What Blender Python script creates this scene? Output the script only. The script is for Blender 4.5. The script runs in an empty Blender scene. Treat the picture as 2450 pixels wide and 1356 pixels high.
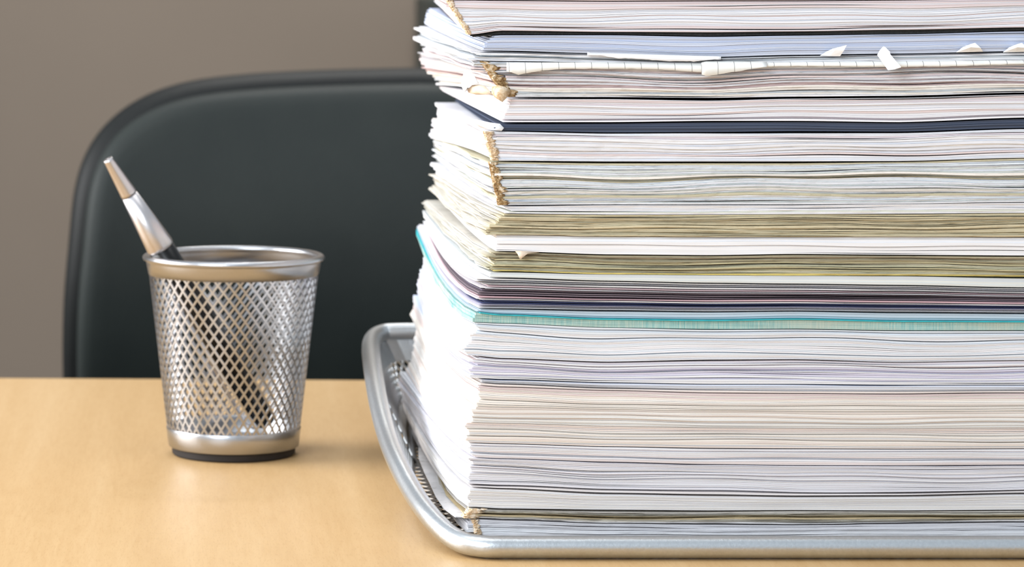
import bpy, bmesh, math, random
import numpy as np
from mathutils import Vector, Matrix

# ------------------------------------------------------------------ camera, light, exposure
T = 0.75                       # desk top height (m)
HC = 0.248                     # lens height above the desk top
F = 7500.0                     # focal length in pixels of the 2450 px wide frame
PX, PY = 470.0, -120.0         # principal point of the shifted lens
sc = bpy.context.scene
col = sc.collection
cam_d = bpy.data.cameras.new('camera'); cam = bpy.data.objects.new('camera', cam_d); col.objects.link(cam)
cam.location = (0, 0, T + HC); cam.rotation_euler = (math.radians(90), 0, 0)
cam_d.sensor_width = 36; cam_d.lens = F / 2450 * 36
cam_d.shift_x = (1225 - PX) / 2450; cam_d.shift_y = (PY - 678) / 2450
cam_d.clip_start = 0.05; cam_d.clip_end = 50
cam_d.dof.use_dof = True; cam_d.dof.focus_distance = 1.293; cam_d.dof.aperture_fstop = 18
sc.camera = cam
sc.view_settings.view_transform = 'Standard'; sc.view_settings.look = 'None'
sc.view_settings.gamma = 1; sc.view_settings.use_curve_mapping = False
sc.view_settings.exposure = 0.0
w = bpy.data.worlds.new('room_light'); sc.world = w; w.use_nodes = True
w.node_tree.nodes['Background'].inputs[0].default_value = (0.82, 0.91, 1.0, 1)
w.node_tree.nodes['Background'].inputs[1].default_value = 0.74

def area(name, loc, target, sx, sy, power, colour):
    l = bpy.data.lights.new(name, 'AREA'); l.shape = 'RECTANGLE'; l.size = sx; l.size_y = sy
    l.energy = power; l.color = colour
    o = bpy.data.objects.new(name, l); col.objects.link(o); o.location = loc
    o.rotation_euler = (Vector(target) - Vector(loc)).to_track_quat('-Z', 'Y').to_euler()
    return o
area('window_daylight', (-1.80, 1.60, 1.55), (0.1, 1.45, 0.88), 1.5, 1.1, 72, (0.99, 0.99, 1.0))
area('front_fill_light', (-1.1, -0.6, 1.9), (0.2, 1.45, 0.85), 1.4, 1.2, 44, (0.86, 0.93, 1.0))  # added cool fill for the stack's front face, no window modelled there
area('wall_fill_light', (0.22, 3.05, 2.45), (0.15, 3.9, 1.2), 0.5, 0.5, 26, (1.0, 0.97, 0.92))  # unseen light added to brighten the upper middle of the back wall

area('rim_highlight_light', (-0.25, 1.35, 2.55), (-0.25, 1.36, 0.75), 1.2, 0.9, 9, (0.98, 0.99, 1.0))  # unseen overhead light added for highlights on the cup and tray rims

rnd = random.Random(7)
rs = np.random.RandomState(11)

def P(px, py, Y):              # a measured sight line and a distance (cm) -> a place in the room (m)
    return ((px - PX) * Y / F / 100, Y / 100, T + HC - (py - PY) * Y / F / 100)

# ------------------------------------------------------------------ materials
def srgb(r, g, b):
    f = lambda c: (c / 255 / 12.92) if c / 255 <= 0.04045 else ((c / 255 + 0.055) / 1.055) ** 2.4
    return (f(r), f(g), f(b), 1)

class NT:
    def __init__(self, name):
        self.m = bpy.data.materials.new(name); self.m.use_nodes = True
        self.t = self.m.node_tree; self.b = self.t.nodes['Principled BSDF']
    def n(self, kind, **kw):
        nd = self.t.nodes.new(kind)
        for k, v in kw.items():
            if k in nd.inputs: nd.inputs[k].default_value = v
            else: setattr(nd, k, v)
        return nd
    def l(self, a, b): self.t.links.new(a, b)
    def coord(self, scale=(1, 1, 1), kind='Object'):
        c = self.n('ShaderNodeTexCoord'); mp = self.n('ShaderNodeMapping'); mp.inputs['Scale'].default_value = scale
        self.l(c.outputs[kind], mp.inputs['Vector']); return mp.outputs[0]
    def noise(self, vec, scale=5, detail=3, rough=0.5):
        nd = self.n('ShaderNodeTexNoise'); nd.inputs['Scale'].default_value = scale
        nd.inputs['Detail'].default_value = detail; nd.inputs['Roughness'].default_value = rough
        self.l(vec, nd.inputs['Vector']); return nd.outputs['Fac']
    def ramp(self, fac, stops):
        r = self.n('ShaderNodeValToRGB'); e = r.color_ramp.elements
        e[0].position, e[0].color = stops[0]; e[1].position, e[1].color = stops[-1]
        for p, c in stops[1:-1]:
            x = e.new(p); x.color = c
        self.l(fac, r.inputs[0]); return r.outputs[0]
    def mix(self, a, b, fac=None, mode='MULTIPLY', f=1.0):
        m = self.n('ShaderNodeMix', data_type='RGBA', blend_type=mode)
        m.inputs[0].default_value = f
        if fac is not None: self.l(fac, m.inputs[0])
        for s, v in ((6, a), (7, b)):
            if isinstance(v, tuple): m.inputs[s].default_value = v
            else: self.l(v, m.inputs[s])
        return m.outputs[2]
    def bump(self, h, strength, dist):
        bp = self.n('ShaderNodeBump'); bp.inputs['Strength'].default_value = strength
        bp.inputs['Distance'].default_value = dist
        self.l(h, bp.inputs['Height']); self.l(bp.outputs[0], self.b.inputs['Normal'])

def plain(name, c, rough=0.5, metal=0.0, spec=0.5, noise_amt=0.06, nscale=60, bump=0.0):
    q = NT(name); v = q.coord()
    k = q.noise(v, nscale, 4)
    lo = tuple(x * (1 - noise_amt) for x in c[:3]) + (1,); hi = tuple(min(1, x * (1 + noise_amt)) for x in c[:3]) + (1,)
    q.l(q.ramp(k, [(0.3, lo), (0.7, hi)]), q.b.inputs['Base Color'])
    q.b.inputs['Roughness'].default_value = rough; q.b.inputs['Metallic'].default_value = metal
    q.b.inputs['Specular IOR Level'].default_value = spec
    if bump: q.bump(k, bump, 0.001)
    return q.m

def paper_mat(name, fine=2600, contrast=0.12, bump=0.25, speck=0.0):
    """paper block edges: each sheet's own tint (attribute) times fine sheet-to-sheet tone"""
    q = NT(name)
    at = q.n('ShaderNodeAttribute', attribute_name='tint')
    v = q.coord((9, 9, fine)); k = q.noise(v, 1.0, 3, 0.6)
    c = q.mix(at.outputs['Color'], q.ramp(k, [(0.32, (1 - contrast,) * 3 + (1,)), (0.62, (1, 1, 1, 1))]))
    v2 = q.coord((30, 30, 420)); k2 = q.noise(v2, 1.0, 2, 0.5)
    c = q.mix(c, q.ramp(k2, [(0.35, (0.95, 0.935, 0.92, 1)), (0.65, (1, 1, 1, 1))]))
    if speck:
        v3 = q.coord((260, 260, 2400)); k3 = q.noise(v3, 1.0, 2, 0.6)
        c = q.mix(c, q.ramp(k3, [(0.28, (1 - speck, 1 - speck, 1 - speck * 1.1, 1)), (0.42, (1, 1, 1, 1))]))
    q.l(c, q.b.inputs['Base Color'])
    q.b.inputs['Roughness'].default_value = 0.85; q.b.inputs['Specular IOR Level'].default_value = 0.2
    q.bump(k, bump, 0.0004)
    return q.m

M = {}
M['paper'] = paper_mat('paper_edges')
M['paper_soft'] = paper_mat('smooth_paper_edges', contrast=0.07, bump=0.12)
M['paper_rough'] = paper_mat('rough_paper_edges', fine=2100, contrast=0.20, bump=0.5, speck=0.25)
M['sheet'] = plain('loose_sheet_paper', srgb(240, 240, 242), 0.8, spec=0.2, noise_amt=0.03)
M['sheet_warm'] = plain('warm_torn_paper', srgb(226, 206, 184), 0.85, spec=0.2, noise_amt=0.12, nscale=300, bump=0.3)
M['black_card'] = plain('black_card', srgb(30, 31, 30), 0.7, noise_amt=0.5, nscale=900, bump=0.4)
# brown glue
q = NT('dried_glue'); v = q.coord((1, 1, 1)); k = q.noise(v, 420, 4, 0.7)
q.l(q.ramp(k, [(0.35, srgb(104, 74, 40)), (0.5, srgb(170, 138, 92)), (0.62, srgb(222, 206, 182))]), q.b.inputs['Base Color'])
q.b.inputs['Roughness'].default_value = 0.75; q.bump(k, 0.7, 0.001); M['glue'] = q.m
q = NT('pale_glue'); v = q.coord((1, 1, 1)); k = q.noise(v, 420, 4, 0.7)
q.l(q.ramp(k, [(0.3, srgb(176, 140, 96)), (0.5, srgb(218, 192, 158)), (0.68, srgb(236, 226, 212))]), q.b.inputs['Base Color'])
q.b.inputs['Roughness'].default_value = 0.75; q.bump(k, 0.7, 0.001); M['glue_pale'] = q.m
# teal cloth
q = NT('teal_book_cloth'); at = q.coord((1, 1, 1)); k = q.noise(q.coord((1500, 60, 60)), 1, 3, 0.7); k2 = q.noise(q.coord((40, 40, 900)), 1, 3)
k3 = q.noise(q.coord((14, 14, 60)), 1, 3, 0.6)
c1 = q.ramp(k, [(0.3, srgb(120, 178, 180)), (0.55, srgb(168, 200, 194)), (0.75, srgb(190, 205, 196))])
c2 = q.mix(c1, q.ramp(k2, [(0.3, (0.72, 0.78, 0.78, 1)), (0.6, (1, 1, 1, 1))]))
c3 = q.mix(c2, srgb(186, 190, 176), fac=q.ramp(k3, [(0.45, (0, 0, 0, 1)), (0.65, (0.8, 0.8, 0.8, 1))]), mode='MIX')
q.l(c3, q.b.inputs['Base Color']); q.b.inputs['Roughness'].default_value = 0.85; q.bump(k, 0.4, 0.0005); M['teal'] = q.m
M['teal_edge'] = plain('teal_cover_paper', srgb(40, 168, 178), 0.6, noise_amt=0.15, nscale=200)
# squared paper : faint ruled ticks every 7 mm
q = NT('squared_paper'); v = q.coord((1, 1, 1))
wv = q.n('ShaderNodeTexWave', wave_type='BANDS', bands_direction='X'); wv.inputs['Scale'].default_value = 46
wv.inputs['Distortion'].default_value = 0.6; wv.inputs['Detail'].default_value = 1; q.l(v, wv.inputs['Vector'])
q.l(q.ramp(wv.outputs['Fac'], [(0.0, srgb(120, 118, 118)), (0.0015, srgb(170, 166, 162)), (0.005, srgb(236, 235, 230))]), q.b.inputs['Base Color'])
q.b.inputs['Roughness'].default_value = 0.8; q.b.inputs['Specular IOR Level'].default_value = 0.2; M['squared'] = q.m
# silver lacquered metal
def metal(name, c, rough, amt=0.03, sc_=900, b=0.15):
    q = NT(name); v = q.coord(); k = q.noise(v, sc_, 3, 0.6)
    q.l(q.ramp(k, [(0.3, tuple(x * (1 - amt) for x in c[:3]) + (1,)), (0.7, c)]), q.b.inputs['Base Color'])
    q.b.inputs['Metallic'].default_value = 1.0; q.b.inputs['Roughness'].default_value = rough
    q.bump(k, b, 0.0003); return q.m
M['silver'] = metal('silver_lacquered_steel', srgb(180, 181, 184), 0.28)
M['silver_tray'] = metal('silver_tray_steel', srgb(204, 208, 211), 0.36, 0.10, 700, 0.25)
M['silver_pen'] = metal('satin_pen_metal', srgb(196, 192, 192), 0.33)
M['chrome'] = metal('chrome', srgb(235, 235, 238), 0.12)
M['rubber'] = plain('black_rubber', srgb(26, 20, 18), 0.7, noise_amt=0.2)
M['pen_black'] = plain('black_pen_lacquer', srgb(10, 9, 9), 0.25, spec=0.3, noise_amt=0.1)
# beech desk
q = NT('beech_veneer'); v = q.coord((1, 1, 1))
g1 = q.noise(q.coord((55, 2.2, 55)), 1, 4, 0.55)
g2 = q.noise(q.coord((520, 42, 400)), 1, 3, 0.6)
g3 = q.noise(q.coord((1300, 170, 900)), 1, 2, 0.6)
c = q.ramp(g1, [(0.25, srgb(196, 159, 109)), (0.5, srgb(202, 166, 117)), (0.75, srgb(208, 174, 127))])
c = q.mix(c, q.ramp(g2, [(0.3, (0.94, 0.91, 0.87, 1)), (0.6, (1, 1, 1, 1))]))
c = q.mix(c, q.ramp(g3, [(0.3, (0.91, 0.87, 0.82, 1)), (0.46, (1, 1, 1, 1))]))
q.l(c, q.b.inputs['Base Color']); q.b.inputs['Roughness'].default_value = 0.42; q.b.inputs['Specular IOR Level'].default_value = 0.5
q.bump(g3, 0.08, 0.0002); M['beech'] = q.m
# leather
q = NT('black_green_leather'); k = q.noise(q.coord(), 420, 4, 0.6); k2 = q.noise(q.coord(), 9, 3, 0.6)
c = q.ramp(k2, [(0.3, srgb(22, 29, 28)), (0.7, srgb(32, 38, 36))])
q.l(c, q.b.inputs['Base Color']); q.b.inputs['Roughness'].default_value = 0.6; q.b.inputs['Specular IOR Level'].default_value = 0.32
q.bump(k, 0.3, 0.0006); M['leather'] = q.m
M['shell'] = plain('black_chair_plastic', srgb(14, 17, 17), 0.55, spec=0.25, noise_amt=0.1)
M['cabinet'] = plain('dark_cabinet_lacquer', srgb(40, 52, 50), 0.5, noise_amt=0.08)
M['wall'] = plain('taupe_wall_paint', srgb(120, 109, 98), 0.9, spec=0.2, noise_amt=0.03, nscale=4, bump=0.05)
M['wall_white'] = plain('pale_wall_paint', srgb(206, 202, 196), 0.9, spec=0.2, noise_amt=0.03)
M['floor'] = plain('grey_office_carpet', srgb(96, 90, 84), 0.95, spec=0.1, noise_amt=0.25, nscale=300, bump=0.4)
M['trim'] = plain('white_trim_paint', srgb(225, 223, 218), 0.5, noise_amt=0.02)

# ------------------------------------------------------------------ object helpers
def tag(o, label=None, cat=None, group=None, kind=None):
    if label: o['label'] = label
    if cat: o['category'] = cat
    if group: o['group'] = group
    if kind: o['kind'] = kind
    return o

def empty(name, loc=(0, 0, 0)):
    o = bpy.data.objects.new(name, None); col.objects.link(o); o.location = loc; o.empty_display_size = 0.02; return o

def mesh(name, verts, faces, mat, parent=None, smooth=False, origin=None, tint=None):
    v = np.asarray(verts, dtype=float).reshape(-1, 3)
    if origin is None:
        origin = Vector(parent.location) if parent is not None and parent.parent is None else Vector((v[:, 0].mean(), v[:, 1].mean(), v[:, 2].min()))
    origin = Vector(origin)
    me = bpy.data.meshes.new(name)
    me.from_pydata((v - np.array(origin)).tolist(), [], faces if isinstance(faces, list) else faces.tolist())
    if smooth: me.polygons.foreach_set('use_smooth', [True] * len(me.polygons))
    me.materials.append(mat)
    if tint is not None:
        a = me.color_attributes.new('tint', 'FLOAT_COLOR', 'POINT')
        a.data.foreach_set('color', np.hstack([tint, np.ones((len(tint), 1))]).ravel())
    me.update()
    o = bpy.data.objects.new(name, me); col.objects.link(o)
    o.location = origin
    if parent is not None:
        o.parent = parent
        pw = Vector(parent.location)
        if parent.parent is not None: pw = pw + Vector(parent.parent.location)
        o.location = origin - pw
    return o

def fix_normals(o):
    bm = bmesh.new(); bm.from_mesh(o.data); bmesh.ops.recalc_face_normals(bm, faces=bm.faces); bm.to_mesh(o.data); bm.free()
    return o

def tube(pts, r, n=12, closed=False, cap=True):
    P_ = [Vector(p) for p in pts]; V, Fc = [], []; N = len(P_)
    rr = r if isinstance(r, (list, tuple)) else [r] * N
    up = Vector((0, 0, 1)); prev = None
    for i in range(N):
        a = P_[(i - 1) % N] if (closed or i > 0) else P_[i]; b = P_[(i + 1) % N] if (closed or i < N - 1) else P_[i]
        t = (b - a).normalized()
        ref = up if abs(t.dot(up)) < 0.95 else Vector((1, 0, 0))
        s = t.cross(ref).normalized() if prev is None else (prev - t * prev.dot(t)).normalized()
        prev = s; u = s.cross(t).normalized()
        for k in range(n):
            an = 2 * math.pi * k / n
            V.append(tuple(P_[i] + (s * math.cos(an) + u * math.sin(an)) * rr[i]))
    for i in range(N if closed else N - 1):
        j = (i + 1) % N
        for k in range(n):
            Fc.append((i * n + k, i * n + (k + 1) % n, j * n + (k + 1) % n, j * n + k))
    if cap and not closed:
        Fc.append(tuple(range(n))[::-1]); Fc.append(tuple((N - 1) * n + k for k in range(n)))
    return V, Fc

def lathe(profile, n=96, centre=(0, 0, 0), closed=True):
    V, Fc = [], []; m = len(profile)
    for i in range(n):
        a = 2 * math.pi * i / n
        for r, z in profile: V.append((centre[0] + r * math.cos(a), centre[1] + r * math.sin(a), centre[2] + z))
    for i in range(n):
        j = (i + 1) % n
        for k in range(m if closed else m - 1):
            l = (k + 1) % m; Fc.append((i * m + k, j * m + k, j * m + l, i * m + l))
    return V, Fc

def box(c, s, rot=0):
    x, y, z = s[0] / 2, s[1] / 2, s[2] / 2; R = Matrix.Rotation(rot, 3, 'Z')
    V = [tuple(R @ Vector((a * x, b * y, d * z)) + Vector(c)) for a in (-1, 1) for b in (-1, 1) for d in (-1, 1)]
    return V, [(0, 1, 3, 2), (4, 6, 7, 5), (0, 4, 5, 1), (2, 3, 7, 6), (0, 2, 6, 4), (1, 5, 7, 3)]

def join(*parts):
    V, Fc = [], []
    for v, f in parts:
        o = len(V); V += list(v); Fc += [tuple(i + o for i in t) for t in f]
    return V, Fc

def bevel(o, wdt, seg=3):
    m = o.modifiers.new('bevel', 'BEVEL'); m.width = wdt; m.segments = seg; m.limit_method = 'ANGLE'; m.harden_normals = False
    o.data.polygons.foreach_set('use_smooth', [True] * len(o.data.polygons)); return o

def spline(pts, n):
    """Catmull-Rom through pts, n samples per span"""
    A = [Vector(p) for p in pts]; A = [A[0] * 2 - A[1]] + A + [A[-1] * 2 - A[-2]]; out = []
    for i in range(1, len(A) - 2):
        for k in range(n):
            t = k / n; p0, p1, p2, p3 = A[i - 1:i + 3]
            out.append(0.5 * ((2 * p1) + (p2 - p0) * t + (2 * p0 - 5 * p1 + 4 * p2 - p3) * t * t + (3 * p1 - p0 - 3 * p2 + p3) * t ** 3))
    out.append(A[-2]); return out

# ------------------------------------------------------------------ the setting
def struct(name, vf, mat, parent=None):
    o = mesh(name, vf[0], vf[1], mat, parent); fix_normals(o)
    if parent is None: o['kind'] = 'structure'
    return o
YW = 4.0
struct('floor', box((0.3, 1.2, -0.05), (6.0, 6.2, 0.1)), M['floor'])
struct('wall_back', box((0.3, YW + 0.06, 1.3), (6.0, 0.12, 2.6)), M['wall'])
xl = -1.98
struct('wall_left', join(box((xl - 0.06, 1.2, 0.45), (0.12, 5.6, 0.9)), box((xl - 0.06, 1.2, 2.5), (0.12, 5.6, 0.2)),
                         box((xl - 0.06, -0.375, 1.65), (0.12, 2.45, 1.5)), box((xl - 0.06, 3.375, 1.65), (0.12, 1.25, 1.5))), M['wall_white'])
struct('window_1', join(box((xl - 0.06, 1.8, 0.93), (0.14, 1.9, 0.06)), box((xl - 0.06, 1.8, 2.37), (0.14, 1.9, 0.06)),
                        box((xl - 0.06, 0.88, 1.65), (0.14, 0.06, 1.38)), box((xl - 0.06, 2.72, 1.65), (0.14, 0.06, 1.38))), M['trim'])
struct('baseboard_back', box((0.3, YW - 0.008, 0.05), (6.0, 0.016, 0.1)), M['trim'])

# ------------------------------------------------------------------ desk
desk = empty('desk', (0.15, 1.4, 0)); tag(desk, 'light beech wooden desk carrying the pencil cup and paper tray', 'desk')
ang = math.radians(-2.4)
ye = 1.8175                                              # far edge at x = -0.08
R = Matrix.Rotation(ang, 3, 'Z')
def dk(x, y): v = R @ Vector((x + 0.08, y - ye, 0)); return (v.x - 0.08, v.y + ye)
cx, cy = dk(0.0, ye - 0.61)
v, f = box((cx, cy, T - 0.0125), (2.5, 1.22, 0.025), ang)
o = mesh('desk_top', [(0, 0, 0)] * 8, f, M['beech'], desk)
for i, p in enumerate(v): o.data.vertices[i].co = Vector(p) - Vector(desk.location)
bevel(o, 0.003, 3)
for x in (-1.18, 1.18):
    for y in (ye - 1.15, ye - 0.06):
        a, b = dk(x, y); v, f = box((a, b, (T - 0.025) / 2), (0.05, 0.05, T - 0.025), ang)
        bevel(fix_normals(mesh('leg', v, f, M['silver'], desk)), 0.004)

# ------------------------------------------------------------------ chair
Yc = 2.15; xc = (1010 - PX) * 215 / F / 100
chair = empty('office_chair', (xc, Yc, 0)); tag(chair, 'black leather office chair with rounded backrest behind the desk', 'chair')
half = [(0, 16.55), (6.0, 16.42), (11.75, 16.15), (16.0, 15.65), (19.0, 14.7), (21.3, 13.2), (22.9, 11.2), (23.8, 8.6), (24.25, 4.5), (24.6, 0), (24.65, -6), (24.2, -13), (22.4, -19), (18, -22), (10, -23), (0, -23.2)]
hp = [Vector((a / 100, 0, b / 100)) for a, b in half]
hs = spline(hp, 5)
ring = [(p.x, p.z) for p in hs] + [(-p.x, p.z) for p in hs[-2:0:-1]]
def ring_body(offsets, yback, mat, name, parent, curve=0.0):
    """closed cushion from concentric rings: (inset m, y)"""
    V, Fc = [], []; n = len(ring); cz = -0.03
    for ins, y in offsets:
        for i, (x, z) in enumerate(ring):
            x0, z0 = ring[(i - 1) % n]; x1, z1 = ring[(i + 1) % n]
            t = Vector((x1 - x0, z1 - z0)).normalized(); nn = Vector((-t.y, t.x))
            if nn.dot(Vector((x, z - cz))) > 0: nn = -nn
            s = min(ins, 0.03); extra = (ins - s) / 0.25
            X = x + nn.x * s; Z = z + nn.y * s
            X = X * (1 - extra); Z = cz + (Z - cz) * (1 - extra)
            V.append((xc + X, Yc + y + curve * (X * X) / 0.06 + 2.3 * (Z - 0.04) ** 2, T + Z))
    m = len(offsets)
    for k in range(m - 1):
        for i in range(n):
            j = (i + 1) % n; Fc.append((k * n + i, k * n + j, (k + 1) * n + j, (k + 1) * n + i))
    Fc.append(tuple(range(n))); Fc.append(tuple((m - 1) * n + i for i in range(n))[::-1])
    o = mesh(name, V, Fc, mat, parent, smooth=True); fix_normals(o); return o
ring_body([(0.03, 0.045), (0.008, 0.040), (0.001, 0.028), (0.0, 0.012), (0.006, 0.004), (0.014, 0.002)], 0, M['shell'], 'back_shell', chair, -0.02)
ring_body([(0.016, 0.012), (0.0105, 0.002), (0.0105, -0.006), (0.0125, -0.011), (0.016, -0.0140), (0.022, -0.0155), (0.03, -0.016), (0.06, -0.0175), (0.09, -0.019), (0.12, -0.020), (0.16, -0.021), (0.20, -0.022), (0.24, -0.0225), (0.27, -0.0225)], 0, M['leather'], 'backrest', chair, -0.02)
v, f = box((xc, Yc - 0.27, 0.46), (0.50, 0.47, 0.09)); bevel(fix_normals(mesh('seat', v, f, M['leather'], chair)), 0.035, 5)
pts = spline([(xc, Yc - 0.2, 0.40), (xc, Yc + 0.02, 0.39), (xc, Yc + 0.09, 0.46), (xc, Yc + 0.075, 0.60), (xc, Yc + 0.045, 0.70)], 6)
v, f = tube(pts, 0.02); mesh('back_bar', v, f, M['shell'], chair, smooth=True)
v, f = tube([(xc, Yc - 0.27, 0.12), (xc, Yc - 0.27, 0.415)], 0.026, 20); mesh('gas_column', v, f, M['chrome'], chair, smooth=False)
for k in range(5):
    a = 0.3 + k * 2 * math.pi / 5; e = (xc + 0.29 * math.cos(a), Yc - 0.27 + 0.29 * math.sin(a))
    v, f = tube([(xc, Yc - 0.27, 0.125), ((xc + e[0]) / 2, (Yc - 0.27 + e[1]) / 2, 0.11), (e[0], e[1], 0.075)], [0.028, 0.022, 0.016])
    lg = mesh('base_arm', v, f, M['shell'], chair, smooth=True)
    t_ = Vector((-math.sin(a), math.cos(a), 0)) * 0.022
    v, f = tube([Vector((e[0], e[1], 0.03)) - t_, Vector((e[0], e[1], 0.03)) + t_], 0.03, 20); mesh('caster', v, f, M['rubber'], lg)

# ------------------------------------------------------------------ dark cabinet by the back wall
xk = (1018 - PX) * 380 / F / 100
cab = empty('filing_cabinet', (xk + 0.3, 3.78, 0)); tag(cab, 'dark low cabinet at the wall, mostly hidden behind the paper stack', 'cabinet')
zt = T + HC - (5 - PY) * 3.58 / F
v, f = box((xk + 0.30, 3.775, zt / 2), (0.60, 0.40, zt)); bevel(fix_normals(mesh('body', v, f, M['cabinet'], cab)), 0.004)
for k in range(3):
    z0 = 0.05 + k * (zt - 0.08) / 3; hgt = (zt - 0.08) / 3 - 0.01
    v, f = box((xk + 0.30, 3.568, z0 + hgt / 2), (0.56, 0.016, hgt)); d = bevel(fix_normals(mesh('drawer', v, f, M['cabinet'], cab)), 0.003)
    v, f = box((xk + 0.30, 3.552, z0 + hgt * 0.75), (0.14, 0.02, 0.012)); bevel(fix_normals(mesh('handle', v, f, M['chrome'], d)), 0.003)

# ------------------------------------------------------------------ pencil cup (expanded steel)
ccx, ccy = (559 - PX) * 154.5 / F / 100, 1.545
cup = empty('pencil_cup', (ccx, ccy, T)); tag(cup, 'round silver wire-mesh pencil cup standing on the beech desk', 'pencil cup')
C0 = (ccx, ccy, T)
z_a, z_b = 0.0135, 0.0895
def cr(z): return 0.0310 + (0.0424 - 0.0310) * (z / 0.097)
def ribbon_lattice(fn, nu, rows, wd, th, closed):
    """expanded metal: strands between diamond nodes. fn(u, v) -> (point, normal), u in [0, nu], v in [0, rows]"""
    V, Fc = [], []
    def strand(u0, v0, u1, v1):
        p0, n0 = fn(u0, v0); p1, n1 = fn(u1, v1); d = (p1 - p0).normalized()
        b = len(V)
        for p, n in ((p0 - d * wd * 0.25, n0), (p1 + d * wd * 0.25, n1)):
            s = d.cross(n).normalized() * wd / 2; q = n * th / 2
            V.extend([tuple(p - s - q), tuple(p + s - q), tuple(p + s + q), tuple(p - s + q)])
        for k in range(4): Fc.append((b + k, b + (k + 1) % 4, b + 4 + (k + 1) % 4, b + 4 + k))
    for r in range(rows):
        off = 0.5 * (r % 2)
        for i in range(nu if closed else nu + 1):
            for du in (-0.5, 0.5):
                a, c = i + off, i + off + du
                if not closed and (a > nu or c < 0 or c > nu): continue
                strand(a, r, c, r + 1)
    return V, Fc
rows = 22; nu = 48
def cupfn(u, v):
    z = z_a - 0.0008 + (z_b - z_a + 0.0016) * v / rows; a = 2 * math.pi * u / nu; r = cr(z)
    n = Vector((math.cos(a), math.sin(a), -0.115)).normalized()
    return Vector((ccx + r * math.cos(a), ccy + r * math.sin(a), T + z)), n
v, f = ribbon_lattice(cupfn, nu, rows, 0.00098, 0.0006, True)
mesh('mesh_wall', v, f, M['silver'], cup)
zz = 0.0955
pr = [(cr(z_b) + 0.0004, z_b - 0.001), (cr(zz) + 0.0009, zz - 0.001), (cr(zz) + 0.0014, zz)]
cz0 = 0.0966; R0 = cr(zz) + 0.0006; rb = 0.0021
pr += [(R0 + rb * math.cos(a), cz0 + 0.0017 * math.sin(a)) for a in np.linspace(-0.6, math.pi + 0.5, 12)]
pr += [(cr(zz) - 0.0006, zz - 0.001), (cr(z_b) - 0.0006, z_b - 0.001)]
v, f = lathe(pr, 128, C0); mesh('rim', v, f, M['silver'], cup, smooth=True)
v, f = lathe([(cr(0) - .0006, 0.0045), (cr(0) + 0.0004, 0.004), (cr(0.004) + 0.0007, 0.0045), (cr(z_a) + 0.0006, z_a - 0.0003), (cr(z_a) + 0.0001, z_a + 0.0005), (cr(z_a) - 0.0006, z_a), (cr(0.005) - 0.0007, 0.0052)], 128, C0)
mesh('base_band', v, f, M['silver'], cup, smooth=True)
v, f = lathe([(0.0001, 0.0046), (0.0305, 0.0046), (0.0306, 0.0058), (0.0001, 0.0058)], 96, C0); mesh('inner_floor', v, f, M['silver'], cup)
v, f = lathe([(0.0001, 0.0), (0.0296, 0.0), (0.0303, 0.0008), (0.0305, 0.0044), (0.0001, 0.0044)], 96, C0); mesh('rubber_foot', v, f, M['rubber'], cup, smooth=False)

# pen leaning in the cup
A = Vector((0.0350, 1.5590, T + 0.0125)); B = Vector((-0.0430, 1.5200, T + 0.1465))
ax = (B - A); Lp = ax.length; ax.normalize()
pen = empty('pen', tuple(A)); tag(pen, 'silver and black pen leaning in the mesh pencil cup', 'pen')
rotq = ax.to_track_quat('Z', 'Y').to_matrix()
def along(profile, n=40):
    v, f = lathe(profile, n); return [tuple(rotq @ Vector(p) + A) for p in v], f
z1 = 0.108; z2 = Lp - 0.0205
v, f = along([(0.0001, 0.0), (0.0040, 0.0), (0.0049, 0.0012), (0.0062, 0.014), (0.0065, 0.05), (0.0065, z1), (0.0001, z1)]); mesh('cap', v, f, M['pen_black'], pen, smooth=True)
v, f = along([(0.0001, z1 - 0.001), (0.0064, z1 - 0.001), (0.0069, z1), (0.0069, z1 + 0.001), (0.0066, z1 + 0.004), (0.0041, z2 - 0.001), (0.0001, z2 - 0.001)]); o = mesh('barrel', v, f, M['silver_pen'], pen, smooth=True)
v, f = along([(0.0001, z2 - 0.001), (0.0036, z2 - 0.001), (0.0036, z2 - 0.0003), (0.0041, z2), (0.0040, z2 + 0.001), (0.0024, Lp - 0.0012), (0.0024, Lp), (0.0001, Lp)]); mesh('tip_cone', v, f, M['silver_pen'], pen, smooth=True)
side = (Vector((-1, -0.35, -0.6)) - ax * Vector((-1, -0.35, -0.6)).dot(ax)).normalized(); bn = ax.cross(side)
cl = []
for s, h, wd in ((0.002, 0.0066, 0.0014), (0.006, 0.0082, 0.0017), (0.02, 0.0083, 0.0017), (0.045, 0.0078, 0.0013), (0.0475, 0.0072, 0.0012)):
    p = A + ax * s + side * (h + 0.0005)
    cl += [tuple(p - bn * wd - side * .0004), tuple(p + bn * wd - side * .0004), tuple(p + bn * wd + side * .0005), tuple(p - bn * wd + side * .0005)]
fc = [(0, 1, 2, 3), (16, 19, 18, 17)] + [(4 * i + k, 4 * i + (k + 1) % 4, 4 * i + 4 + (k + 1) % 4, 4 * i + 4 + k) for i in range(4) for k in range(4)]
fix_normals(mesh('clip', cl, fc, M['silver_pen'], pen))

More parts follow.
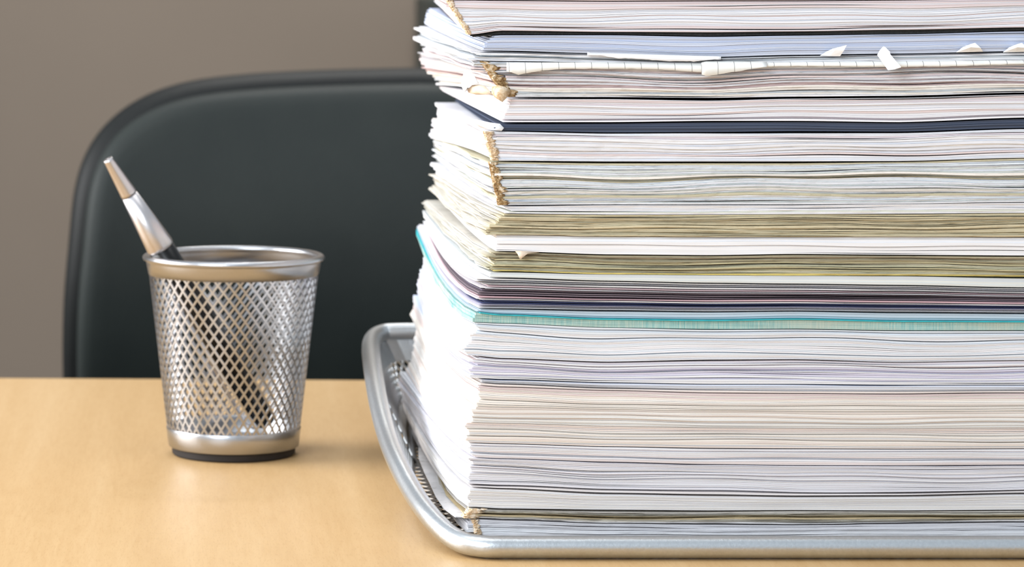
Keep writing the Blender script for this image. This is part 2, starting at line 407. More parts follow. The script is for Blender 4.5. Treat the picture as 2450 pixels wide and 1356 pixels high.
# ------------------------------------------------------------------ paper tray
YF, YB = 1.284, 1.62
XR = 0.445
left_pts = [(1240, 1308, 127.6), (1150, 1306, 127.7), (1088, 1288, 128.6), (1034, 1240, 130.5), (990, 1180, 133.2), (953, 1110, 136.3), (927, 1045, 139.8), (908, 975, 143.6), (896, 910, 148.0), (889, 860, 153.3), (887, 830, 157.5), (893, 810, 160.3), (912, 798, 161.7), (950, 793.5, 162.0)]
lp = [Vector(P(*p)) for p in left_pts]
xm = 0.28                                                  # mirror plane for the right half
rp = [Vector((2 * xm - p.x, p.y, p.z)) for p in lp][::-1]
back = [Vector((x, lp[-1].y, lp[-1].z)) for x in np.linspace(lp[-1].x + 0.03, 2 * xm - lp[-1].x - 0.03, 6)]
front = [Vector((x, lp[0].y, lp[0].z)) for x in np.linspace(2 * xm - lp[0].x - 0.03, lp[0].x + 0.03, 6)]
loop = spline(lp + back + rp + front + [lp[0]], 6)[:-1]
tray = empty('letter_tray', (xm, 1.45, T)); tag(tray, 'silver wire-mesh letter tray holding the tall stack of paper', 'tray')
v, f = tube(loop, 0.0045, 20, closed=True); o = mesh('rim', v, f, M['silver_tray'], tray, smooth=True)
# walls drop from the rim to the floor of the tray
NL = len(loop)
arc = [0.0]
for i in range(NL): arc.append(arc[-1] + (loop[(i + 1) % NL] - loop[i]).length)
TL = arc[-1]
cen = Vector((xm, 1.45, 0))
def loop_at(s):
    s = s % TL; i = int(np.searchsorted(arc, s, side='right') - 1); i = min(i, NL - 1)
    t = (s - arc[i]) / (arc[i + 1] - arc[i]); return loop[i].lerp(loop[(i + 1) % NL], t)
zfl = T + 0.0042
nu_t = int(TL / 0.0044)
def foot(p):
    d = Vector((p.x - xm, p.y - 1.45, 0)); h = max(0, p.z - zfl); k = min(0.022, h * 0.46)
    sx = 1 - k / max(0.05, abs(d.x)) if abs(d.x) > 0.05 else 1; sy = 1 - k / max(0.05, abs(d.y)) if abs(d.y) > 0.05 else 1
    return Vector((xm + d.x * sx, 1.45 + d.y * sy, zfl))
def wall_band(f0, f1, name):
    V, Fc = [], []; n = 240
    for i in range(n):
        p = loop_at(TL * i / n); q_ = foot(p)
        if p.z - zfl < 0.0075: a, b = p, q_
        else: a, b = p.lerp(q_, f0), p.lerp(q_, f1)
        inn = (Vector((xm, 1.45, 0)) - Vector((p.x, p.y, 0))).normalized() * 0.0006
        V += [tuple(a), tuple(b), tuple(b + inn), tuple(a + inn)]
    for i in range(n):
        j = (i + 1) % n
        for k in range(4): Fc.append((4 * i + k, 4 * j + k, 4 * j + (k + 1) % 4, 4 * i + (k + 1) % 4))
    return mesh(name, V, Fc, M['silver_tray'], tray)
wall_band(0.02, 0.30, 'upper_band')
wall_band(0.93, 1.0, 'lower_band')
rt = 11
def trayfn(u, vv):
    p = loop_at(TL * u / nu_t); q_ = foot(p); a = p.lerp(q_, 0.28 + 0.68 * vv / rt)
    n = Vector((p.x - xm, p.y - 1.45, 0.001)).normalized(); return a, n
V, Fc = [], []
vv, ff = ribbon_lattice(trayfn, nu_t, rt, 0.0011, 0.0006, True)
mesh('mesh_wall', vv, ff, M['silver_tray'], tray)
# floor of the tray: expanded metal sheet inside the outline
inner = [foot(p) for p in loop]
x0, x1 = min(p.x for p in inner) + 0.006, max(p.x for p in inner) - 0.006; y0, y1 = min(p.y for p in inner) + 0.004, max(p.y for p in inner) - 0.004
def floorfn(u, vv): return Vector((x0 + (x1 - x0) * u / 46, y0 + (y1 - y0) * vv / 60, zfl + 0.0002)), Vector((0, 0, 1))
vv, ff = ribbon_lattice(floorfn, 46, 60, 0.0026, 0.0006, False)
def inside(x, y):
    c = False; n = len(inner)
    for i in range(n):
        a, b = inner[i], inner[i - 1]
        if (a.y > y) != (b.y > y) and x < (b.x - a.x) * (y - a.y) / (b.y - a.y) + a.x: c = not c
    return c
keep = []
for g in range(0, len(ff), 4):
    b = ff[g][0]; mxy = np.mean([vv[b + i] for i in range(8)], axis=0)
    if inside(mxy[0], mxy[1]): keep.append(b)
V2, F2 = [], []
for b in keep:
    o_ = len(V2); V2 += vv[b:b + 8]
    for k in range(4): F2.append((o_ + k, o_ + (k + 1) % 4, o_ + 4 + (k + 1) % 4, o_ + 4 + k))
mesh('mesh_floor', V2, F2, M['silver_tray'], tray)
for fx in (x0 + 0.03, x1 - 0.03):
    for fy in (y0 + 0.03, y1 - 0.03):
        v, f = lathe([(0.0001, 0), (0.005, 0), (0.006, 0.0012), (0.006, 0.0042), (0.0001, 0.0042)], 20, (fx, fy, T)); mesh('foot', v, f, M['rubber'], tray)

# ------------------------------------------------------------------ the paper stack
XS = np.array([1130, 1200, 1450, 1700, 1900, 2150, 2450, 2800.])
def z_front(ys, x, Y):          # height (m above desk) of a boundary line, x = world x (m)
    px = PX + x * 100 * F / 129.3
    xs = XS; yy = np.array(list(ys) + [ys[-1]])
    # smooth monotone-ish interpolation
    t = np.interp(px, xs, np.arange(len(xs))); i = np.clip(t.astype(int), 0, len(xs) - 2); fr = t - i
    s = fr * fr * (3 - 2 * fr) * 0.6 + fr * 0.4
    y = yy[i] * (1 - s) + yy[i + 1] * s
    return HC - (y - PY) * 129.3 / F / 100
YFp, YBp = 1.293, 1.590
XRt = 0.405
def fxm(px): return (px - PX) * 1.293 / F
def bxm(px): return (px - PX) * 1.59 / F
def bz(py): return HC - (py - PY) * 1.59 / F

class Bundle:
    def __init__(s, top, bot, xf, bk0, bk1, bow=0.0, power=1.5, recess=0.0):
        s.top, s.bot, s.xf, s.bk0, s.bk1, s.bow, s.power, s.recess = top, bot, xf, bk0, bk1, bow, power, recess
    def grid(s, t, xo, yo, nx, ny, fj=0.0):
        """surface of the bundle at depth t (0 top, 1 bottom); xo, yo = own offsets of the sheet"""
        if isinstance(t, float): t = np.full((nx, ny), t)
        sv = np.linspace(0, 1, ny) ** 1.3
        tm = float(t.mean())
        Xf = fxm(s.xf[0] + (s.xf[1] - s.xf[0]) * tm) + xo[0]; Xb = bxm(s.bk0[0] + (s.bk1[0] - s.bk0[0]) * tm) + xo[1]
        XL = Xf + (Xb - Xf) * sv - s.bow * np.sin(math.pi * sv ** 0.62)
        u = np.linspace(0, 1, nx) ** 1.25
        X = XL[None, :] + (XRt + xo[0] * 0.5 - XL[None, :]) * u[:, None]
        Y = (YFp + s.recess + yo) + (YBp - YFp - s.recess) * sv[None, :] + np.zeros_like(X)
        zt = z_front(s.top, X, 0); zb = z_front(s.bot, X, 0)
        zt_b = bz(s.bk0[1]); zb_b = bz(s.bk1[1])
        w_ = (sv ** s.power)[None, :]
        zt = zt * (1 - w_) + zt_b * w_; zb = zb * (1 - w_) + zb_b * w_
        ph = s.top[2] * 0.37
        dt = 0.045 * np.sin(X * 38 + ph + 2.5 * t) + 0.03 * np.sin(X * 83 + 2 * ph - 3 * t) + 0.02 * np.sin(X * 17 + 3 * ph)
        t = t + dt * np.sin(math.pi * t)
        return X, Y, zt + (zb - zt) * t

def build_block(b, name, parent, mat, n, colours, side_white=0.0, var=0.03, jx=0.0008, jy=0.00025, gap=0.00007, big=0.15, bigamp=0.0004, rough=0.0, nx=70, ny=9, seed=0, lead=None):
    """n sheets packed between the bundle's upper and lower surface, each a closed thin slab"""
    r = np.random.RandomState(seed + 100)
    wts = r.uniform(0.55, 1.5, n); edges = np.concatenate([[0], np.cumsum(wts) / wts.sum()])
    AV, AF, AT = [], [], []; off = 0
    drift = 0.0; driftb = 0.0
    for i in range(n):
        drift = 0.7 * drift + r.normal() * jx; driftb = 0.9 * driftb + r.normal() * jx * 0.6
        xo = (drift, driftb); yo = r.normal() * jy + (abs(r.normal()) * 0.0012 if r.rand() < 0.10 else 0)
        t0, t1 = edges[i], edges[i + 1]
        X, Y, Zt = b.grid(float(t0), xo, yo, nx, ny); _, _, Zb = b.grid(float(t1), xo, yo, nx, ny)
        if rough:
            kk = r.normal(size=nx) * rough; kk2 = np.convolve(r.normal(size=nx + 6), np.ones(7) / 7, 'same')[3:-3] * rough * 2
            Y[:, 0] += np.abs(kk) * 0.6 + kk2; X[0, :] += r.normal(size=ny) * rough * 2
        px = X[:, :1]
        g = gap * (0.5 + r.rand())
        if r.rand() < big:
            ph = r.rand() * 6.28; fq = r.uniform(14, 46); amp = bigamp * r.uniform(0.4, 1.3)
            g = g + amp * np.clip(np.sin(X * fq + ph), 0, 1) ** 2
        th = np.maximum(Zt - Zb, 1e-5); g = np.minimum(g, th * 0.7)
        Zt = Zt - g
        nv = nx * ny
        idx = np.arange(nv).reshape(nx, ny)
        AV.append(np.stack([X, Y, Zt + T], -1).reshape(-1, 3)); AV.append(np.stack([X, Y, Zb + T], -1).reshape(-1, 3))
        a = idx[:-1, :-1].ravel(); b_ = idx[1:, :-1].ravel(); c = idx[1:, 1:].ravel(); d = idx[:-1, 1:].ravel()
        AF.append(np.stack([a, b_, c, d], 1) + off); AF.append(np.stack([a, d, c, b_], 1) + off + nv)
        rim = np.concatenate([idx[:, 0], idx[-1, 1:], idx[-2::-1, -1], idx[0, -2:0:-1]])
        rn = np.roll(rim, -1)
        AF.append(np.stack([rim, rim + nv, rn + nv, rn], 1) + off)
        cc = np.array(colours[int(r.rand() * len(colours))] if lead is None else lead[i % len(lead)], float)
        cc = cc * (1 + r.normal() * var); cc = np.clip(cc, 0, 0.98)
        tc = np.tile(cc, (2 * nv, 1))
        if side_white:      # strong window light on the left edges, painted into the tint
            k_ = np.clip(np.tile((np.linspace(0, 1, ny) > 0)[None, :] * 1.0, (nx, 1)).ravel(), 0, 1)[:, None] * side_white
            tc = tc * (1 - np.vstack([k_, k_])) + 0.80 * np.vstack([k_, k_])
        AT.append(tc); off += 2 * nv
    return mesh(name, np.concatenate(AV), np.concatenate(AF), mat, parent, tint=np.concatenate(AT))

def S(r, g, b): return tuple(min(0.96, c * k) for c, k in zip(srgb(r, g, b)[:3], (1.0, 1.02, 1.05)))
W1 = S(236, 234, 236); W2 = S(232, 232, 235); W3 = S(240, 238, 238)
PK = S(226, 210, 208); CR = S(240, 233, 224); BL = S(206, 212, 226); BL2 = S(214, 222, 238)
TAN = S(216, 203, 170); TAN2 = S(200, 186, 152); OL = S(176, 166, 138); OL2 = S(204, 194, 156); GR = S(200, 204, 206)
LIL = S(216, 212, 228); PKD = S(202, 176, 172)

def spine(b, parent, mat, t0=0.0, t1=1.0, wf=0.0035, wl=0.004, amp=0.0004, seed=0, name='glued_spine', inset=0.0):
    """ragged strip of dried glue round the front left corner of a block"""
    r = np.random.RandomState(seed); nt = 40; na = 9; V = []
    for i in range(nt):
        t = t0 + (t1 - t0) * i / (nt - 1)
        xf = fxm(b.xf[0] + (b.xf[1] - b.xf[0]) * t); xb = bxm(b.bk0[0] + (b.bk1[0] - b.bk0[0]) * t)
        wl_ = wl * (0.8 + 0.25 * math.sin(i * 0.5 + seed * 2) + r.normal() * 0.15); wob = 0.8 + 0.2 * math.sin(i * 0.45 + seed) + r.normal() * 0.15
        for k in range(na):
            a = k / (na - 1)
            if a < 0.5: s = (0.5 - a) * 2 * wl_; x = xf - 0.0005 + (xb - xf) * (s / 0.3) - b.bow * math.sin(math.pi * (s / 0.3) ** 0.62); y = YFp + b.recess + s - 0.0004
            else: s = (a - 0.5) * 2 * wf * max(0.3, wob); x = xf + s; y = YFp + b.recess - 0.0006
            edge = math.sin(math.pi * a)
            x += -abs(r.normal()) * amp * 0.5 * edge; y += -abs(r.normal()) * amp * edge + (0.0012 if a in (0.0, 1.0) else 0)
            zt = float(z_front(b.top, np.array([x]), 0)[0]); zb = float(z_front(b.bot, np.array([x]), 0)[0])
            w_ = max(0, (y - YFp) / 0.297) ** b.power
            zt = zt * (1 - w_) + bz(b.bk0[1]) * w_; zb = zb * (1 - w_) + bz(b.bk1[1]) * w_
            V.append((x, y, T + zt + (zb - zt) * t))
    Fc = [(i * na + k, i * na + k + 1, (i + 1) * na + k + 1, (i + 1) * na + k) for i in range(nt - 1) for k in range(na - 1)]
    o = mesh(name, V, Fc, mat, parent); m = o.modifiers.new('thick', 'SOLIDIFY'); m.thickness = 0.0006; m.offset = 0
    return o

# name, label, category, Bundle args, material, sheets, colours, options
L = []
def add(*a, **k): L.append((a, k))
add('paper_block', 'cream-topped paper block cut off by the top edge, highest of the stack', 'paper block',
    [-62] * 7, [-1, 0, 2, 1, 1, -1, -4], (1068, 1070), (1030, -60), (1033, -12), 'paper', 18, [W1, PK, CR])
add('paper_block', 'thick white paper block with slanting glued corner, above the black card', 'paper block',
    [1, 2, 4, 3, 3, 1, -2], [82, 73, 76, 77, 75, 71, 65], (1072, 1122), (1033, -8), (1042, 13), 'paper_soft', 20, [W1, W1, W2, PK], sp=('glue_pale', 0.0018, 0.0022))
add('cover_board', 'thin black cover card between the top white block and the pale blue pad', 'cover card',
    [84, 75, 77, 78, 76, 72, 66], [89, 82, 82, 86, 83, 81, 73], (1124, 1126), (1052, 14), (1052, 17), 'black', 2, [S(30, 31, 30)], rc=0.0006)
add('paper_pad', 'pale blue paper pad just below the black card', 'paper pad',
    [90, 84, 84, 88, 85, 82, 75], [120, 121, 128, 136, 131, 128, 122], (1168, 1160), (1024, 19), (1018, 57), 'paper_soft', 13, [BL, S(196, 204, 224), S(212, 216, 228)], jx=0.001)
add('loose_sheets', 'creased loose white sheets under the pale blue pad', 'sheets',
    [122, 123, 130, 138, 133, 130, 125], [144, 146, 149, 152, 148, 146, 143], (1152, 1142), (1001, 60), (1003, 100), 'paper', 7, [W1, GR, W3], jx=0.003, big=0.8, bigamp=0.0007, rough=0.0003)
add('paper_block', 'worn pinkish paper block with torn brown corner under the squared sheet', 'paper block',
    [146, 148, 151, 154, 150, 148, 145], [231, 231, 232, 234, 231, 229, 221], (1152, 1214), (1008, 100), (1046, 203), 'paper_rough', 20, [PK, CR, W1, GR, PKD, W2], jx=0.002, jy=0.0005, rough=0.00035, big=0.5, sp=('glue', 0.005, 0.006))
add('paper_block', 'smooth white paper block lifting at its left corner above the slate pad', 'paper block',
    [237, 237, 237, 241, 236, 234, 226], [292, 292, 292, 289, 289, 292, 281], (1218, 1200), (1050, 206), (1062, 219), 'paper_soft', 14, [W1, W1, PK], power=1.0, jx=0.0003)
add('paper_pad', 'slate blue pad, darkest layer in the upper half of the stack', 'paper pad',
    [298, 297, 296, 293, 292, 295, 285], [311, 312, 317, 316, 314, 315, 306], (1196, 1196), (1095, 237), (1095, 243), 'paper_soft', 5, [S(80, 88, 106), S(88, 97, 117)], rc=0.0012, jx=0.0012, power=1.0)
add('paper_block', 'white paper block directly under the slate blue pad', 'paper block',
    [314, 315, 320, 319, 317, 319, 309], [380, 384, 386, 386, 386, 385, 377], (1162, 1180), (1043, 245), (1038, 330), 'paper', 15, [W1, W2, CR, W3, PK], jx=0.0013, jy=0.0004, rough=0.0002, big=0.4, sp=('glue_pale', 0.003, 0.003), bow=0.001)
add('paper_block', 'thick off-white paper block with brown glue down its corner', 'paper block',
    [386, 388, 391, 391, 391, 388, 379], [494, 490, 489, 489, 489, 487, 483], (1174, 1196), (1038, 332), (1050, 385), 'paper_rough', 26, None, jx=0.0007, jy=0.0004, rough=0.00025, big=0.35, bow=0.002, sp=('glue', 0.0036, 0.001),
    lead=[S(204, 196, 168), W2, S(228, 234, 238), W2, S(222, 224, 218), W2, S(216, 216, 206), CR, W2, S(214, 214, 200)])
add('paper_sheaf', 'thin white sheaf between the thick off-white block and the tan block', 'paper sheaf',
    [498, 494, 491, 491, 491, 488, 485], [506, 510, 513, 513, 512, 511, 509], (1206, 1204), (1032, 388), (1028, 415), 'paper', 6, [W1, W3, S(224, 226, 214)], jx=0.001, rough=0.0002, bow=0.003)
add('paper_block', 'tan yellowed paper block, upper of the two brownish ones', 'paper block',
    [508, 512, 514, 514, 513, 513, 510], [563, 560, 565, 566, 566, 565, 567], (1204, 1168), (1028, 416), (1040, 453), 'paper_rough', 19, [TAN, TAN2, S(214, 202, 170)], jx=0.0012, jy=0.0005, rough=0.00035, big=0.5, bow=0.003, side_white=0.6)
add('paper_block', 'smooth plain white paper block between the two brownish blocks', 'paper block',
    [565, 562, 567, 568, 568, 567, 569], [601, 600, 608, 610, 607, 609, 611], (1188, 1188), (1042, 455), (1043, 461), 'paper_soft', 7, [W3], jx=0.0002, gap=0.00001, big=0.05, bow=0.002)
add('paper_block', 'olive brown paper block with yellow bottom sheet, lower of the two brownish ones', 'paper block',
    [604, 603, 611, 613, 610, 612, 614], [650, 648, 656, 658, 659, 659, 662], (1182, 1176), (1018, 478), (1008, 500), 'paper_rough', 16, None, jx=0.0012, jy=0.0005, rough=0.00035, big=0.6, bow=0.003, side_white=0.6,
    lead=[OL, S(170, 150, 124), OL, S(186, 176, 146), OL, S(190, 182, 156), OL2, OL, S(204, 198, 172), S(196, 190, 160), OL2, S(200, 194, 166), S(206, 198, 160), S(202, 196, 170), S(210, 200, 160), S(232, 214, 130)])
add('paper_pad', 'soft grey-white pad under the olive brown block', 'paper pad',
    [652, 652, 657, 659, 660, 661, 667], [661, 663, 671, 676, 678, 681, 687], (1178, 1176), (1008, 503), (1014, 524), 'paper_soft', 4, [S(212, 216, 218), S(222, 222, 216)], gap=0.00001, big=0, bow=0.004, rc=0.0003)
BAND15 = dict(top=[664, 666, 673, 678, 680, 683, 689], bot=[737, 738, 742, 745, 743, 746, 748])
add('paper_pad', 'thin blue-grey pad lying on the teal cloth-covered book', 'paper pad',
    [740, 741, 746, 748, 746, 750, 752], [745, 751, 761, 764, 761, 766, 767], (1142, 1140), (996, 542), (997, 546), 'paper_soft', 3, [S(176, 196, 206), S(190, 204, 214)], bow=0.005, rc=0.0005)
add('book', 'thin book bound in teal cloth in the lower half of the stack', 'book',
    [746, 753, 763, 766, 763, 768, 769], [770, 773, 783, 787, 786, 790, 790], (1142, 1126), (997, 549), (1004, 573), 'teal', 3, [S(150, 190, 190)], bow=0.005, gap=0.00001, big=0, jx=0.0003)
add('paper_sheaf', 'thick white sheaf directly under the teal book', 'paper sheaf',
    [771, 774, 784, 789, 788, 792, 792], [850, 856, 865, 860, 859, 866, 861], (1136, 1118), (1010, 590), (1001, 655), 'paper', 22, [W1, W2, S(226, 230, 234), W3], jx=0.0008, bow=0.0055, big=0.3, bigamp=0.0002, var=0.02)
add('paper_sheaf', 'lilac-tinged sheaf with a dark open slit near its left corner', 'paper sheaf',
    [852, 858, 868, 864, 862, 868, 863], [903, 906, 914, 918, 918, 920, 920], (1140, 1134), (998, 660), (990, 700), 'paper', 13, [LIL, PK, S(214, 208, 214), W2, S(206, 196, 198)], jx=0.001, bow=0.0055, big=0.7, bigamp=0.0003, gap=0.0001)
add('paper_sheaf', 'thin bluish-white sheaf resting on the cream sheaves', 'paper sheaf',
    [906, 909, 917, 920, 920, 922, 922], [914, 918, 928, 933, 935, 936, 934], (1156, 1152), (988, 704), (990, 722), 'paper', 4, [BL2, W2], bow=0.0055, jx=0.001)
add('paper_sheaf', 'cream sheaf below the thin bluish-white one, first of three cream sheaves', 'paper sheaf',
    [915, 920, 930, 934, 936, 937, 935], [965, 968, 974, 978, 979, 979, 977], (1148, 1146), (990, 726), (990, 765), 'paper', 14, [CR, CR, S(234, 224, 218), PK], bow=0.005, jx=0.0006, big=0.3, bigamp=0.0001, var=0.02)
add('paper_sheaf', 'cream sheaf in the middle of the three cream sheaves', 'paper sheaf',
    [966, 969, 975, 979, 980, 980, 978], [1010, 1012, 1019, 1023, 1024, 1025, 1023], (1140, 1122), (994, 768), (992, 826), 'paper', 13, [CR, S(226, 224, 220), S(230, 220, 212)], bow=0.004, jx=0.0006, big=0.3, bigamp=0.0001, var=0.02)
add('paper_sheaf', 'cream sheaf with grey lower edge, last of three cream sheaves', 'paper sheaf',
    [1011, 1013, 1020, 1024, 1025, 1026, 1024], [1058, 1060, 1067, 1071, 1072, 1073, 1072], (1122, 1118), (992, 830), (963, 884), 'paper', 14, [S(230, 225, 220), CR, S(222, 222, 224), S(232, 220, 212)], bow=0.005, jx=0.0006, big=0.4, bigamp=0.00012, var=0.02)
add('paper_sheaf', 'pale pinkish sheaf just below the dark line under the cream sheaves', 'paper sheaf',
    [1060, 1062, 1069, 1073, 1074, 1075, 1074], [1093, 1096, 1104, 1110, 1112, 1113, 1111], (1120, 1128), (962, 888), (957, 905), 'paper', 10, [S(228, 218, 216), W2], bow=0.004, jx=0.0007, big=0.4, bigamp=0.00015, var=0.02)
add('paper_sheaf', 'thick light grey sheaf above the low dark double line', 'paper sheaf',
    [1095, 1098, 1106, 1112, 1114, 1115, 1113], [1164, 1167, 1178, 1182, 1185, 1184, 1178], (1126, 1128), (956, 908), (957, 952), 'paper', 20, [S(226, 224, 229), W2, S(218, 216, 220), S(228, 223, 222)], bow=0.004, jx=0.0007, big=0.6, bigamp=0.0003, var=0.025, gap=0.0001)
add('paper_sheaf', 'cream-grey sheaf lying on the crumpled brownish sheets', 'paper sheaf',
    [1168, 1171, 1183, 1187, 1190, 1189, 1183], [1212, 1216, 1219, 1221, 1220, 1221, 1219], (1124, 1126), (957, 956), (964, 990), 'paper', 12, [S(234, 229, 223), S(226, 223, 222)], jx=0.0006, bow=0.0045, big=0.2, bigamp=0.0001, var=0.02)
add('loose_sheets', 'crumpled brownish folded sheets near the bottom of the stack', 'sheets',
    [1216, 1220, 1223, 1225, 1223, 1224, 1222], [1238, 1241, 1251, 1252, 1254, 1250, 1246], (1130, 1112), (968, 992), (976, 1005), 'paper_rough', 9, None, jx=0.0035, jy=0.0006, rough=0.0004, big=0.9, bigamp=0.0007, bow=0.004,
    lead=[S(206, 200, 190), S(186, 180, 172), S(214, 208, 190), S(160, 148, 128), S(214, 200, 160), S(196, 176, 138), S(212, 206, 190), S(222, 214, 200), S(226, 222, 220)], sp=('glue_pale', 0.006, 0.003))
add('paper_block', 'bottom white paper block resting in the silver tray', 'paper block',
    [1242, 1245, 1253, 1256, 1257, 1254, 1250], [1285, 1281, 1284, 1285, 1285, 1284, 1283], (1134, 1144), (978, 1007), (990, 1020), 'paper_soft', 10, [S(228, 226, 226), S(220, 217, 218)], jx=0.0015, rough=0.0002, big=0.5, bigamp=0.0005, bow=0.003, sp=('glue_pale', 0.002, 0.003))

MATS = {'black': M['black_card'], 'teal': M['teal']}
bund = {}
for ix, (a, k) in enumerate(L):
    name, label, cat, top, bot, xf, b0, b1, mt, n, cols = a
    b = Bundle(top, bot, xf, b0, b1, bow=k.pop('bow', 0.0), power=k.pop('power', 1.5), recess=k.pop('rc', 0.0))
    sp = k.pop('sp', None)
    e = empty(name, (fxm(xf[1]) + 0.13, 1.44, T + float(z_front(bot, np.array([0.2]), 0)[0]))); tag(e, label, cat)
    bund[label] = b
    mt_ = MATS.get(mt) or M[mt]
    if mt == 'teal':
        b.top = [y + 2 for y in top]; b.bk0 = (b0[0], b0[1] + 12)
        build_block(b, 'page_block', e, M['teal'], n, cols, seed=ix, **k)
        cb = Bundle([y - 0.8 for y in top], [y + 1.6 for y in top], (xf[0] + 4, xf[0] + 4), (b0[0] - 1, b0[1] - 0.5), (b0[0] - 1, b0[1] + 11), bow=b.bow, recess=-0.0003)
        build_block(cb, 'cover', e, M['teal_edge'], 1, cols, seed=ix, gap=0.0, big=0)
    elif mt == 'black':
        build_block(b, 'card', e, mt_, n, cols, seed=ix, rough=0.0002, **k)
    else:
        build_block(b, 'page_block' if cat != 'sheets' else 'sheets', e, mt_, n, cols or [W1], seed=ix, **k)
    if sp: spine(b, e, M[sp[0]], wf=sp[1], wl=sp[2], seed=ix)

# single loose sheets of the striped band
gold = [('white', W3), ('white', W1), ('white', W3), ('pink', S(214, 190, 196)), ('white', W1), ('grey', S(120, 112, 128)), ('grey', S(128, 116, 124)), ('grey', S(142, 128, 134)),
        ('pink', S(206, 172, 178)), ('white', W3), ('blue', S(76, 84, 118)), ('blue', S(84, 90, 126)), ('white', LIL), ('white', W1), ('white', W3)]  # grey and blue entries: shade between sheets put into the sheet colour
edges = [0, .07, .13, .22, .29, .36, .44, .51, .58, .66, .73, .80, .86, .90, .95, 1.0]
r = np.random.RandomState(5)
sheet_label = ['white sheet, topmost of the striped band, touching the grey-white pad', 'second white sheet from the top of the striped band', 'third white sheet of the striped band, resting on the upper pink sheet',
    'upper pinkish sheet in the striped band', 'white sheet between the upper pink sheet and the dark mauve sheets', 'sheet painted mauve-grey for the gap shade, uppermost of three', 'sheet painted mauve-grey for the gap shade, middle of three', 'sheet painted lighter mauve-grey for the gap shade, lowest of three',
    'lower pinkish sheet under the mauve-grey sheets', 'bright white sheet between the lower pink sheet and the navy sheets', 'sheet painted navy for the gap shade, upper of the two', 'sheet painted navy for the gap shade, lower of the two',
    'lilac-white sheet directly under the navy sheets', 'white sheet second from the bottom of the striped band', 'white sheet, lowest of the striped band, above the blue-grey pad']
for i, (kind, c) in enumerate(gold):
    t0, t1 = edges[i], edges[i + 1]; lerp = lambda A_, B_, t: [p + (q_ - p) * t for p, q_ in zip(A_, B_)]
    wob = [r.normal() * 0.5 for _ in range(7)]
    tp = lerp(BAND15['top'], BAND15['bot'], t0 + 0.012); bt = lerp(BAND15['top'], BAND15['bot'], t1 - 0.012)
    x = 1146 + r.normal() * 4; dk_ = 0 if kind == 'white' else 12
    b = Bundle([p + 0.3 for p in tp], bt, (x + dk_, x + dk_), (1015 + dk_ - 16 * t0, 527.1 + 14 * t0), (1015 + dk_ - 16 * t1, 526.9 + 14 * t1), bow=0.005, recess=0.0004 + (0.0016 if kind in ('grey', 'blue') else 0))
    e = empty('paper_sheet', (fxm(x) + 0.13, 1.44, T + float(z_front(bt, np.array([0.2]), 0)[0])))
    e.name = 'paper_sheet'
    o = build_block(b, 'paper_sheet', None, M['paper_soft'], 1 if kind != 'white' else 2, [c], seed=300 + i, gap=0.0001, big=0.9, bigamp=0.0004, jx=0.0012, jy=0.0002)
    bpy.data.objects.remove(e)
    tag(o, sheet_label[i], 'paper sheet', 'loose sheets of the striped band')

# ------------------------------------------------------------------ flaps, scraps and tabs
def flap(name, label, cat, quad_rows, mat, thick=0.00025, group=None):
    """a thin curled piece of paper given by rows of (px, py, distance cm)"""
    V = [P(*p) for row in quad_rows for p in row]; m = len(quad_rows[0]); n = len(quad_rows)
    Fc = [(i * m + k, i * m + k + 1, (i + 1) * m + k + 1, (i + 1) * m + k) for i in range(n - 1) for k in range(m - 1)]
    o = mesh(name, V, Fc, mat, smooth=(name != 'paper_tab')); md = o.modifiers.new('thick', 'SOLIDIFY'); md.thickness = thick; md.offset = 0
    tag(o, label, cat, group); return o
# squared sheet drooping over the front edge
xs_ = list(np.linspace(1212, 2480, 90))
lo = lambda x: float(np.interp(x, [1212, 1240, 1290, 1350, 1500, 1600, 1678, 1700, 1740, 1800, 1850, 1900, 2150, 2300, 2480], [170, 179, 170, 165, 164, 167, 173, 174, 170, 163, 159, 158, 160, 158, 152]))
hi = lambda x: float(np.interp(x, [1212, 1450, 1700, 1900, 2150, 2480], [150, 149.5, 152, 149, 147, 144]))
rows_ = [[(x, hi(x) - 0.2, 131.5) for x in xs_], [(x, hi(x) + 0.1, 129.2) for x in xs_], [(x, hi(x) * .55 + lo(x) * .45, 129.02) for x in xs_], [(x, lo(x) + rnd.uniform(-.6, .6), 129.0) for x in xs_]]
flap('squared_sheet', 'squared white sheet drooping over the worn pinkish block', 'paper sheet', rows_, M['squared'])
xs_ = list(np.linspace(1678, 1835, 14))
rows_ = [[(x, 147.5 if x > 1690 else 150, 129.05) for x in xs_], [(x, 158, 128.85) for x in xs_],
         [(x, float(np.interp(x, [1678, 1690, 1720, 1760, 1835], [178, 181, 178, 171, 160])) + rnd.uniform(-.8, .8), 128.8) for x in xs_]]
flap('torn_scrap', 'torn squared paper piece hanging in the middle of the upper stack', 'paper scrap', rows_, M['squared'])
xs_ = list(np.linspace(1405, 1725, 40))
lo = lambda x: float(np.interp(x, [1405, 1440, 1480, 1510, 1540, 1600, 1660, 1725], [127, 132, 140, 139, 142, 147, 147, 141])) + rnd.uniform(-.8, .8)
rows_ = [[(x, 125 + (x - 1405) * .033, 129.25) for x in xs_], [(x, 131 + (x - 1405) * .015, 129.1) for x in xs_], [(x, max(lo(x), 131.5 + (x - 1405) * .015), 129.05) for x in xs_]]
flap('torn_strip', 'long ragged white paper strip hanging below the pale blue pad', 'paper scrap', rows_, M['sheet'])
flap('paper_tab', 'white pointed paper tab sticking up against the blue pad', 'paper tab',
     [[(1962, 133, 129.3), (1985, 133.5, 129.1), (2010, 134, 129.0)], [(1976, 124, 129.1), (1998, 120, 128.9), (2019, 121, 128.8)], [(1992, 117, 129.0), (2010, 112, 128.8), (2026, 108, 128.7)]], M['sheet'])
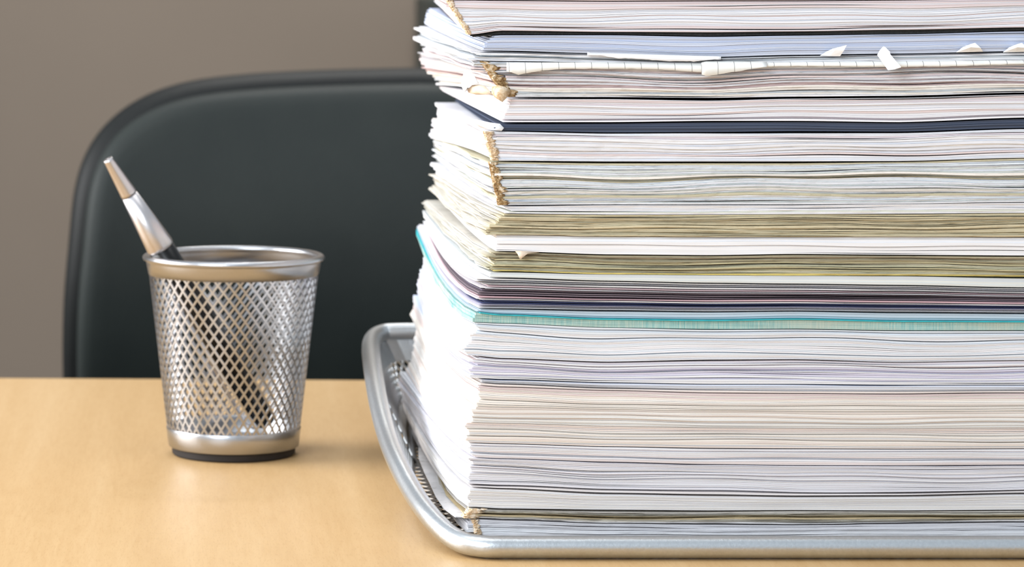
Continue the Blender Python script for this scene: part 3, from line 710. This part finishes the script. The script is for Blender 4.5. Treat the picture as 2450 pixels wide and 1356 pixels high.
flap('paper_tab', 'bright white bent tab folded down over the front edge', 'paper tab',
     [[(2114, 111, 129.1), (2116, 112, 129.0), (2118, 113, 128.95)], [(2105, 121, 129.0), (2117, 122, 128.8), (2129, 124, 128.8)], [(2099, 132, 128.9), (2114, 131, 128.7), (2130, 130, 128.7)],
      [(2110, 147, 128.6), (2124, 144, 128.4), (2139, 141, 128.4)], [(2125, 168, 128.3), (2140, 166, 128.1), (2156, 161, 128.1)]], M['sheet'])
for dx, lab in ((0, 'grey folded paper tab right of the bright bent tab'), (112, 'grey folded paper tab at the right edge of the picture')):
    flap('paper_tab', lab, 'paper tab', [[(2288 + dx, 125, 129.3), (2318 + dx, 124, 129.1), (2352 + dx, 123, 129.0)], [(2303 + dx, 113, 129.05), (2322 + dx, 113, 128.75), (2346 + dx, 114, 128.8)],
         [(2312 + dx, 110, 129.3), (2322 + dx, 106, 129.1), (2333 + dx, 103, 129.0)]], M['sheet'])
flap('torn_scrap', 'small beige torn corner poking out below the smooth white block', 'paper scrap',
     [[(1232, 600, 129.2), (1250, 601, 129.1), (1290, 603, 129.2)], [(1238, 607, 129.0), (1250, 608, 128.9), (1262, 607, 129.0)], [(1243, 618, 128.9), (1246, 620, 128.9), (1250, 616, 128.9)]], M['sheet_warm'])
# torn bits by the worn corner
flap('torn_scrap', 'white ragged scrap at the worn left corner of the upper stack', 'paper scrap',
     [[(1112, 168, 130.6), (1122, 172, 130.2), (1134, 180, 129.8)], [(1106, 188, 130.6), (1122, 190, 130.0), (1146, 200, 129.6)], [(1104, 204, 130.5), (1113, 210, 130.2), (1120, 206, 130.0)], [(1110, 219, 130.3), (1112, 220, 130.2), (1114, 218, 130.2)]], M['sheet'])
flap('torn_scrap', 'beige curled scrap below the white ragged scrap at the corner', 'paper scrap',
     [[(1118, 214, 130.4), (1130, 204, 130.0), (1146, 202, 129.7), (1160, 206, 129.5)], [(1122, 222, 130.2), (1138, 219, 129.8), (1156, 216, 129.5), (1172, 218, 129.3)], [(1140, 226, 130.0), (1152, 226, 129.7), (1170, 226, 129.3), (1180, 228, 129.2)]], M['sheet_warm'])
flap('torn_scrap', 'yellowish pointed scrap hanging over the corner of the smooth white block', 'paper scrap',
     [[(1178, 208, 129.3), (1192, 204, 129.0), (1208, 208, 128.9), (1222, 216, 129.0)], [(1176, 222, 129.2), (1190, 222, 128.8), (1204, 224, 128.8), (1216, 228, 128.9)], [(1184, 232, 129.1), (1192, 238, 128.8), (1202, 244, 128.8), (1210, 236, 128.9)]], M['glue_pale'])

flap('torn_scrap', 'small white torn sheet at the left end of the slate blue pad', 'paper scrap',
     [[(1128, 284, 131.0), (1150, 288, 130.2), (1172, 293, 129.5), (1196, 296, 129.3)], [(1134, 294, 130.8), (1156, 299, 130.0), (1178, 304, 129.4), (1206, 306, 129.25)], [(1150, 304, 130.4), (1166, 309, 129.9), (1186, 312, 129.3), (1200, 313, 129.25)]], M['sheet'])
